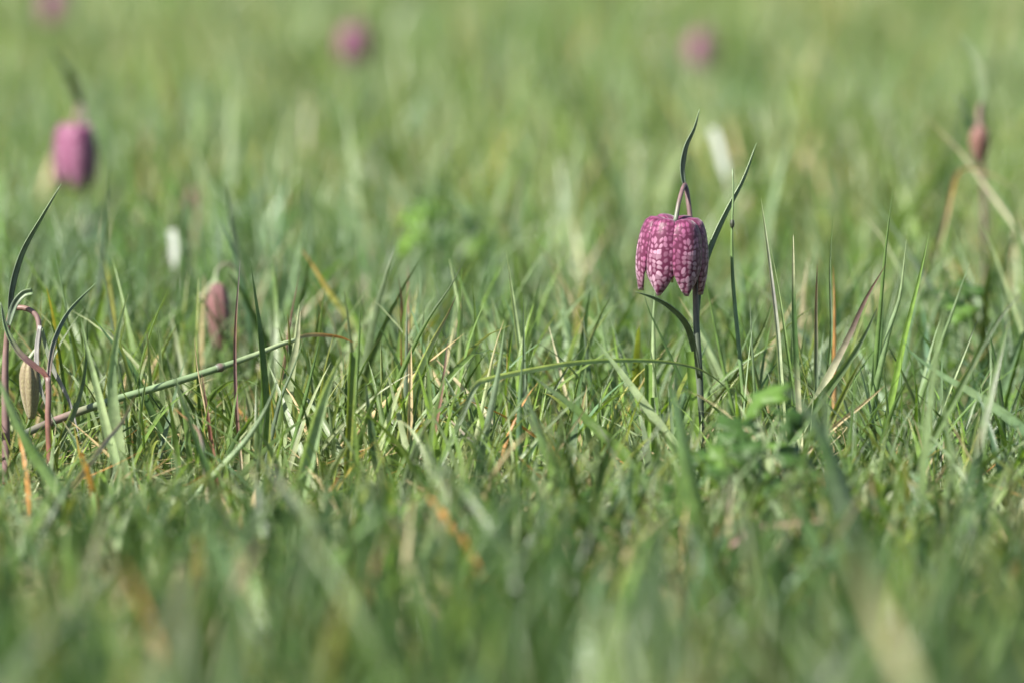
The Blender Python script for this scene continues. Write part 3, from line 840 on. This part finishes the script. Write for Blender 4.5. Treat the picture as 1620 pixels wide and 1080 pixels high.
B('very wide soft blade, blurred, before the flower stem', [(1105, 830), (1085, 733), (1074, 665), (1058, 590)], 30, 'green green blue', 2.22, phi=0.2)
B('widest dark blade, blurred and bent over beside the lobed leaves', [(1345, 830), (1318, 740), (1290, 670), (1262, 630), (1236, 612)], 34, 'dark steel dark steel', 2.17, phi=0.3)
B('grey green blurred blade crossing the widest dark one', [(1312, 720), (1305, 660), (1297, 578)], 19, 'steel glauc steel', 2.22, phi=0.2)
B('tall whitish stem topping the tuft beside the flower', [(1234, 580), (1230, 522), (1217, 411), (1204, 314)], 7, 'cream pale lilac pale', 2.58, phi=0.1, fold=0.8, profile='long')
B('greenish slim stem leaning with the tall whitish one', [(1246, 556), (1233, 467), (1219, 390)], 6, 'glauc green pale', 2.6, fold=0.7)
B('upright stem with a white tip and a pale foot', [(1262, 610), (1256, 485), (1255, 372)], 8, 'pale cream dark dark cream', 2.57, fold=0.7, profile='long')
B('short stem with a brown tip beside the white tipped one', [(1291, 565), (1291, 485), (1293, 418)], 7, 'green steel brown', 2.6, fold=0.7, profile='long')
B('tall fine straight blade behind the brown tipped stem', [(1310, 590), (1315, 522), (1313, 422), (1318, 335)], 6, 'dark green steel green', 2.62)
B('orange dry sliver beside the tall fine blade', [(1320, 540), (1320, 480), (1318, 420)], 7, 'straw orange orange', 2.7, mat=M_DRY, name='dry_straw', cat='dry straw')
B('pale sunlit blade ending in a thin brown dried tip', [(1311, 594), (1344, 530), (1363, 487), (1378, 458), (1401, 420)], 13, 'pale pale cream mauve brown', 2.57, phi=0.1, fold=0.2)
B('wide mid green blade leaning parallel to the brown tipped pale one', [(1303, 625), (1344, 570), (1370, 526), (1388, 487)], 16, 'blue green steel', 2.54, phi=0.2, fold=0.3)
B('olive blade, thick and curved, below the wide mid green one', [(1317, 660), (1344, 604), (1370, 557)], 12, 'vivid olive olive', 2.5, phi=0.2, fold=0.6)
B('tan dry stem slanting low beneath the olive blade', [(1322, 673), (1359, 644), (1400, 609)], 7, 'cream straw straw', 2.5, fold=0.7, profile='long', mat=M_DRY, name='dry_straw', cat='dry straw')
B('tall green spear, highest behind the brown tipped pale blade', [(1384, 585), (1393, 485), (1402, 385), (1413, 298)], 8, 'dark green green', 2.6)
B('green blade with pale tip forked close to the tall spear', [(1384, 620), (1407, 522), (1424, 467), (1434, 379)], 10, 'dark green glauc pale', 2.58)
B('bright green blade leaning out beyond the tall spear', [(1404, 660), (1432, 530), (1454, 441), (1470, 368)], 10, 'green vivid green', 2.58)
B('short dark blade at the foot of the tall spear', [(1388, 600), (1394, 540), (1398, 478)], 8, 'dark dark', 2.62)
B('broad smooth blade bending low across the grass to the edge', [(1622, 680), (1547, 626), (1491, 593), (1443, 559), (1428, 537)], 18, 'green blue glauc blue', 2.47, phi=0.3, fold=0.3)
B('thin pointed blade behind the broad low bending one', [(1489, 542), (1510, 485), (1535, 412)], 8, 'green glauc', 2.66)
B('blade with a white foot above the broad low bending one', [(1508, 600), (1528, 552), (1550, 498)], 8, 'white pale steel', 2.6)
B('long blurred blade leaning far back behind the tall spear', [(1540, 535), (1491, 481), (1454, 426), (1410, 356), (1378, 308)], 12, 'green glauc steel glauc', 2.98)
B('pale shining blade leaning behind the rusty bud stem', [(1586, 442), (1569, 393), (1549, 345)], 11, 'pale pale', 2.9)
B('wide blurred blade leaning beside the pale shining one', [(1622, 400), (1602, 344), (1586, 308)], 13, 'glauc green', 2.95)
B('dark blade slanting in front of the broad low bending one', [(1525, 602), (1558, 541), (1587, 496), (1620, 460)], 13, 'dark green steel', 2.4)
B('orange dry blade arching over by the rusty bud', [(1500, 330), (1512, 280), (1530, 266), (1564, 275), (1585, 285), (1606, 301), (1609, 318)], 8, 'green green green glauc straw orange straw lilac', 3.12, phi=0.2, n=34, mat=M_DRY, name='dry_straw', cat='dry straw')
B('pale yellowing blade leaning towards the rusty bud', [(1535, 262), (1518, 239), (1492, 213), (1467, 185)], 9, 'green glauc cream straw', 3.15, mat=M_DRY, name='dry_straw', cat='dry straw')
B('cream tipped blade leaning back behind the tuft of tall stems', [(1420, 420), (1395, 375), (1367, 341)], 9, 'green green glauc cream', 2.95)
B('small sliver coloured white as a glint in the blurred grass behind the pink bud', [(275, 412), (274, 385), (271, 364)], 10, 'white white white', 3.35, phi=0.0, fold=0.15, profile='glint', twist=0.0)  # white blade colour stands in for a reflected glint
B('glossy white sliver glinting behind the flower\'s upper leaf', [(1140, 246), (1134, 222), (1127, 204)], 10, 'white white white', 3.8, phi=0.0, fold=0.15, profile='glint', twist=0.0)  # second glint, likewise painted as a white blade
B('long soft blue green blade, blurred, leaning away from the rosy far bell', [(1215, 330), (1190, 240), (1155, 160), (1125, 108)], 13, 'blue blue glauc', 4.4)
B('tan blurred blade, widest and palest of the foreground', [(1460, 1180), (1430, 1060), (1385, 960), (1335, 830)], 38, 'green olive glauc straw glauc', (1.36, 1.46), phi=0.2, fold=0.2)
B('pale brownish blurred blade in the foreground grass', [(235, 1180), (262, 1040), (290, 950), (305, 870)], 40, 'green glauc straw', (1.4, 1.5), phi=0.2, fold=0.2)
B('dark blurred blade crossing the foreground next to the tan one', [(1540, 1180), (1555, 1000), (1590, 870)], 44, 'dark dark green', (1.6, 1.7), phi=0.3)
B('orange curled dead blade in the foreground', [(715, 965), (730, 930), (765, 918), (805, 914)], 12, 'yellow orange orange', 2.1, phi=0.2, mat=M_DRY, name='dry_straw', cat='dry straw')
B('slanting grey blurred blade in front of the pale rounded fold blade', [(560, 950), (500, 840), (440, 760), (410, 720)], 22, 'glauc glauc lilac', 2.05)
B('reddish brown dead twig lying below the lobed leaves', [(1190, 835), (1240, 828), (1300, 822), (1350, 832)], 10, 'brown mauve straw', 2.2, fold=0.8, profile='long', mat=M_DRY, name='dead_twig', cat='twig')
B('pinkish dead leaf standing below the lobed leaves', [(1205, 850), (1190, 815), (1175, 785)], 20, 'brown straw mauve', 2.24, phi=0.2, mat=M_DRY, name='dry_straw', cat='dry straw')
B('buff dead leaf, blurred, before the wide soft blade', [(1140, 870), (1148, 810), (1158, 750)], 24, 'brown straw lilac', 2.2, phi=0.2, mat=M_DRY, name='dry_straw', cat='dry straw')
for (x, y, x2, y2, c, lb) in [(95, 900, 105, 800, 'straw orange straw', 'tallest tan blade of the withered tuft at the foot of the straw stem'),
                          (118, 910, 112, 830, 'straw straw brown', 'brown tipped blade in the midst of the withered tuft by the straw stem'),
                          (140, 905, 150, 845, 'cream orange straw', 'shortest cream footed blade at the rim of the withered tuft'),
                          (128, 890, 98, 822, 'straw straw', 'plain straw blade leaning across the withered tuft')]:
    B(lb, [(x, y), ((x + x2) / 2 + 4, (y + y2) / 2), (x2, y2)], 15, c, 2.28, mat=M_DRY, name='dry_straw', cat='dry straw', group='withered blades of the dead tuft')

# ------------------------------------------------------------------ lobed buttercup leaves
def lobed_leaf(name, centre, size, normal, up, c, parent, stalk_from, seed):
    """A three-part toothed leaf blade, cupped, with its stalk."""
    rg = random.Random(seed)
    n = Vector(normal).normalized(); u = Vector(up); u = (u - n * u.dot(n)).normalized(); r = u.cross(n)
    V, T, A, F = [centre + n * 0.0], [], [], []
    T.append(np.array(c) * 0.85); A.append(0.0)
    m = 48
    rings = (0.35, 0.7, 1.0)
    ph = rg.uniform(-0.15, 0.15)
    for ri, q in enumerate(rings):
        for j in range(m):
            g = -2.5 + 5.0 * j / (m - 1)
            lobe = 0.38 + 0.62 * abs(math.cos(1.5 * (g + ph))) ** 0.8
            tooth = 1 + 0.16 * math.sin(g * 10 + seed)
            rad = size * lobe * (tooth if ri == 2 else 1) * q * (0.85 + 0.15 * math.cos(g))
            zz = -0.22 * size * q * q + 0.10 * size * math.sin(3 * g + seed) * q * q
            V.append(centre + u * (rad * math.cos(g)) + r * (rad * math.sin(g)) + n * zz)
            T.append(np.array(c) * rg.uniform(0.92, 1.08)); A.append(math.sin(3 * g))
    for j in range(m - 1):
        F.append((0, 1 + j, 2 + j))
        for ri in range(len(rings) - 1):
            a = 1 + ri * m + j; b = a + m
            F.append((a, b, b + 1, a + 1))
    lf = mesh_obj(name, V, F, M_BROAD, parent, tint=T, across=A, origin=centre)
    md = lf.modifiers.new('thickness', 'SOLIDIFY'); md.thickness = 0.0003
    tube('leaf_stalk', [stalk_from, stalk_from.lerp(centre, 0.5) + Vector((0, 0, 0.006)), centre], [0.0009, 0.0008, 0.0006], [np.array(C['glauc'])], M_STALK, lf, n=12, ring=7)
    return lf

def weed(label, leaves, base_px, d, seed, group='lobed leaved weeds in the grass'):
    b = P(base_px, HORIZON + CAM_H * FPX / d, d); b = foot(b)
    t = thing('buttercup_plant', b, label, 'plant', group)
    crown = b + Vector((0, 0, 0.006))
    tube('crown', [b - Vector((0, 0, 0.004)), b + Vector((0.0005, 0, 0.003)), crown], [0.003, 0.003, 0.0018], [np.array(C['glauc'])], M_STALK, t, n=8)
    rg = random.Random(seed)
    for i, (x, y, dd, s, nx_, c) in enumerate(leaves):
        ce = P(x, y, dd)
        nm = Vector((nx_ + rg.uniform(-0.2, 0.2), -0.55 + rg.uniform(-0.3, 0.3), 0.75))
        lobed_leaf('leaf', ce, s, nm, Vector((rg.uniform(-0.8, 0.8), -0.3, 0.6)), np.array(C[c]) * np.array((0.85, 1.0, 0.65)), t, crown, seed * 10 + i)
    return t
wr = random.Random(5)
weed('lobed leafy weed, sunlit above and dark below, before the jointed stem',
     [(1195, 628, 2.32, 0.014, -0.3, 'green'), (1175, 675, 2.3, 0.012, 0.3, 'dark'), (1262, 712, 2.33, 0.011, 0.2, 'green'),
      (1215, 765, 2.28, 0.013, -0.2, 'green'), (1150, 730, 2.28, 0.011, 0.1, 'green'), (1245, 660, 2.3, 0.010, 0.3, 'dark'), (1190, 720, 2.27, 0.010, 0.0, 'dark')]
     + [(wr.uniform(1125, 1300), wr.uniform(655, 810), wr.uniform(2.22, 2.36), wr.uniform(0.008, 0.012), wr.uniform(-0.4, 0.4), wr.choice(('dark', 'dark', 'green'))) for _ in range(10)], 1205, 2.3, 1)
weed('low patch of lobed leaves under the broad slanting blade',
     [(975, 765, 2.38, 0.011, -0.2, 'green'), (1030, 762, 2.36, 0.012, 0.3, 'dark'), (1000, 800, 2.33, 0.010, 0.0, 'green'), (930, 790, 2.34, 0.010, 0.2, 'dark'), (1055, 800, 2.32, 0.010, -0.3, 'green')], 990, 2.35, 2)
weed('blurred leafy weed in the grass behind the arching dark pointed blade',
     [(665, 345, 3.6, 0.016, 0.0, 'vivid'), (700, 330, 3.62, 0.016, 0.2, 'green'), (735, 350, 3.58, 0.016, -0.2, 'dark'), (690, 375, 3.55, 0.015, 0.1, 'dark'), (745, 385, 3.55, 0.014, -0.2, 'green'), (640, 380, 3.55, 0.014, -0.2, 'vivid'), (715, 405, 3.5, 0.013, 0.2, 'dark')], 700, 3.55, 3)
weed('dark blurred weed below the white glint sliver behind the flower',
     [(1150, 262, 4.0, 0.014, 0.2, 'dark'), (1190, 272, 4.0, 0.015, -0.1, 'dark'), (1170, 290, 3.95, 0.013, 0.1, 'dark'), (1222, 300, 3.95, 0.013, 0.3, 'green')], 1185, 3.95, 4)
weed('dark lobed weed half hidden behind the thin pointed blade',
     [(1500, 470, 2.95, 0.012, 0.3, 'dark'), (1530, 455, 2.97, 0.012, -0.2, 'dark'), (1515, 492, 2.93, 0.011, 0.1, 'green')], 1512, 2.95, 5)
print('grass triangles', TRI)
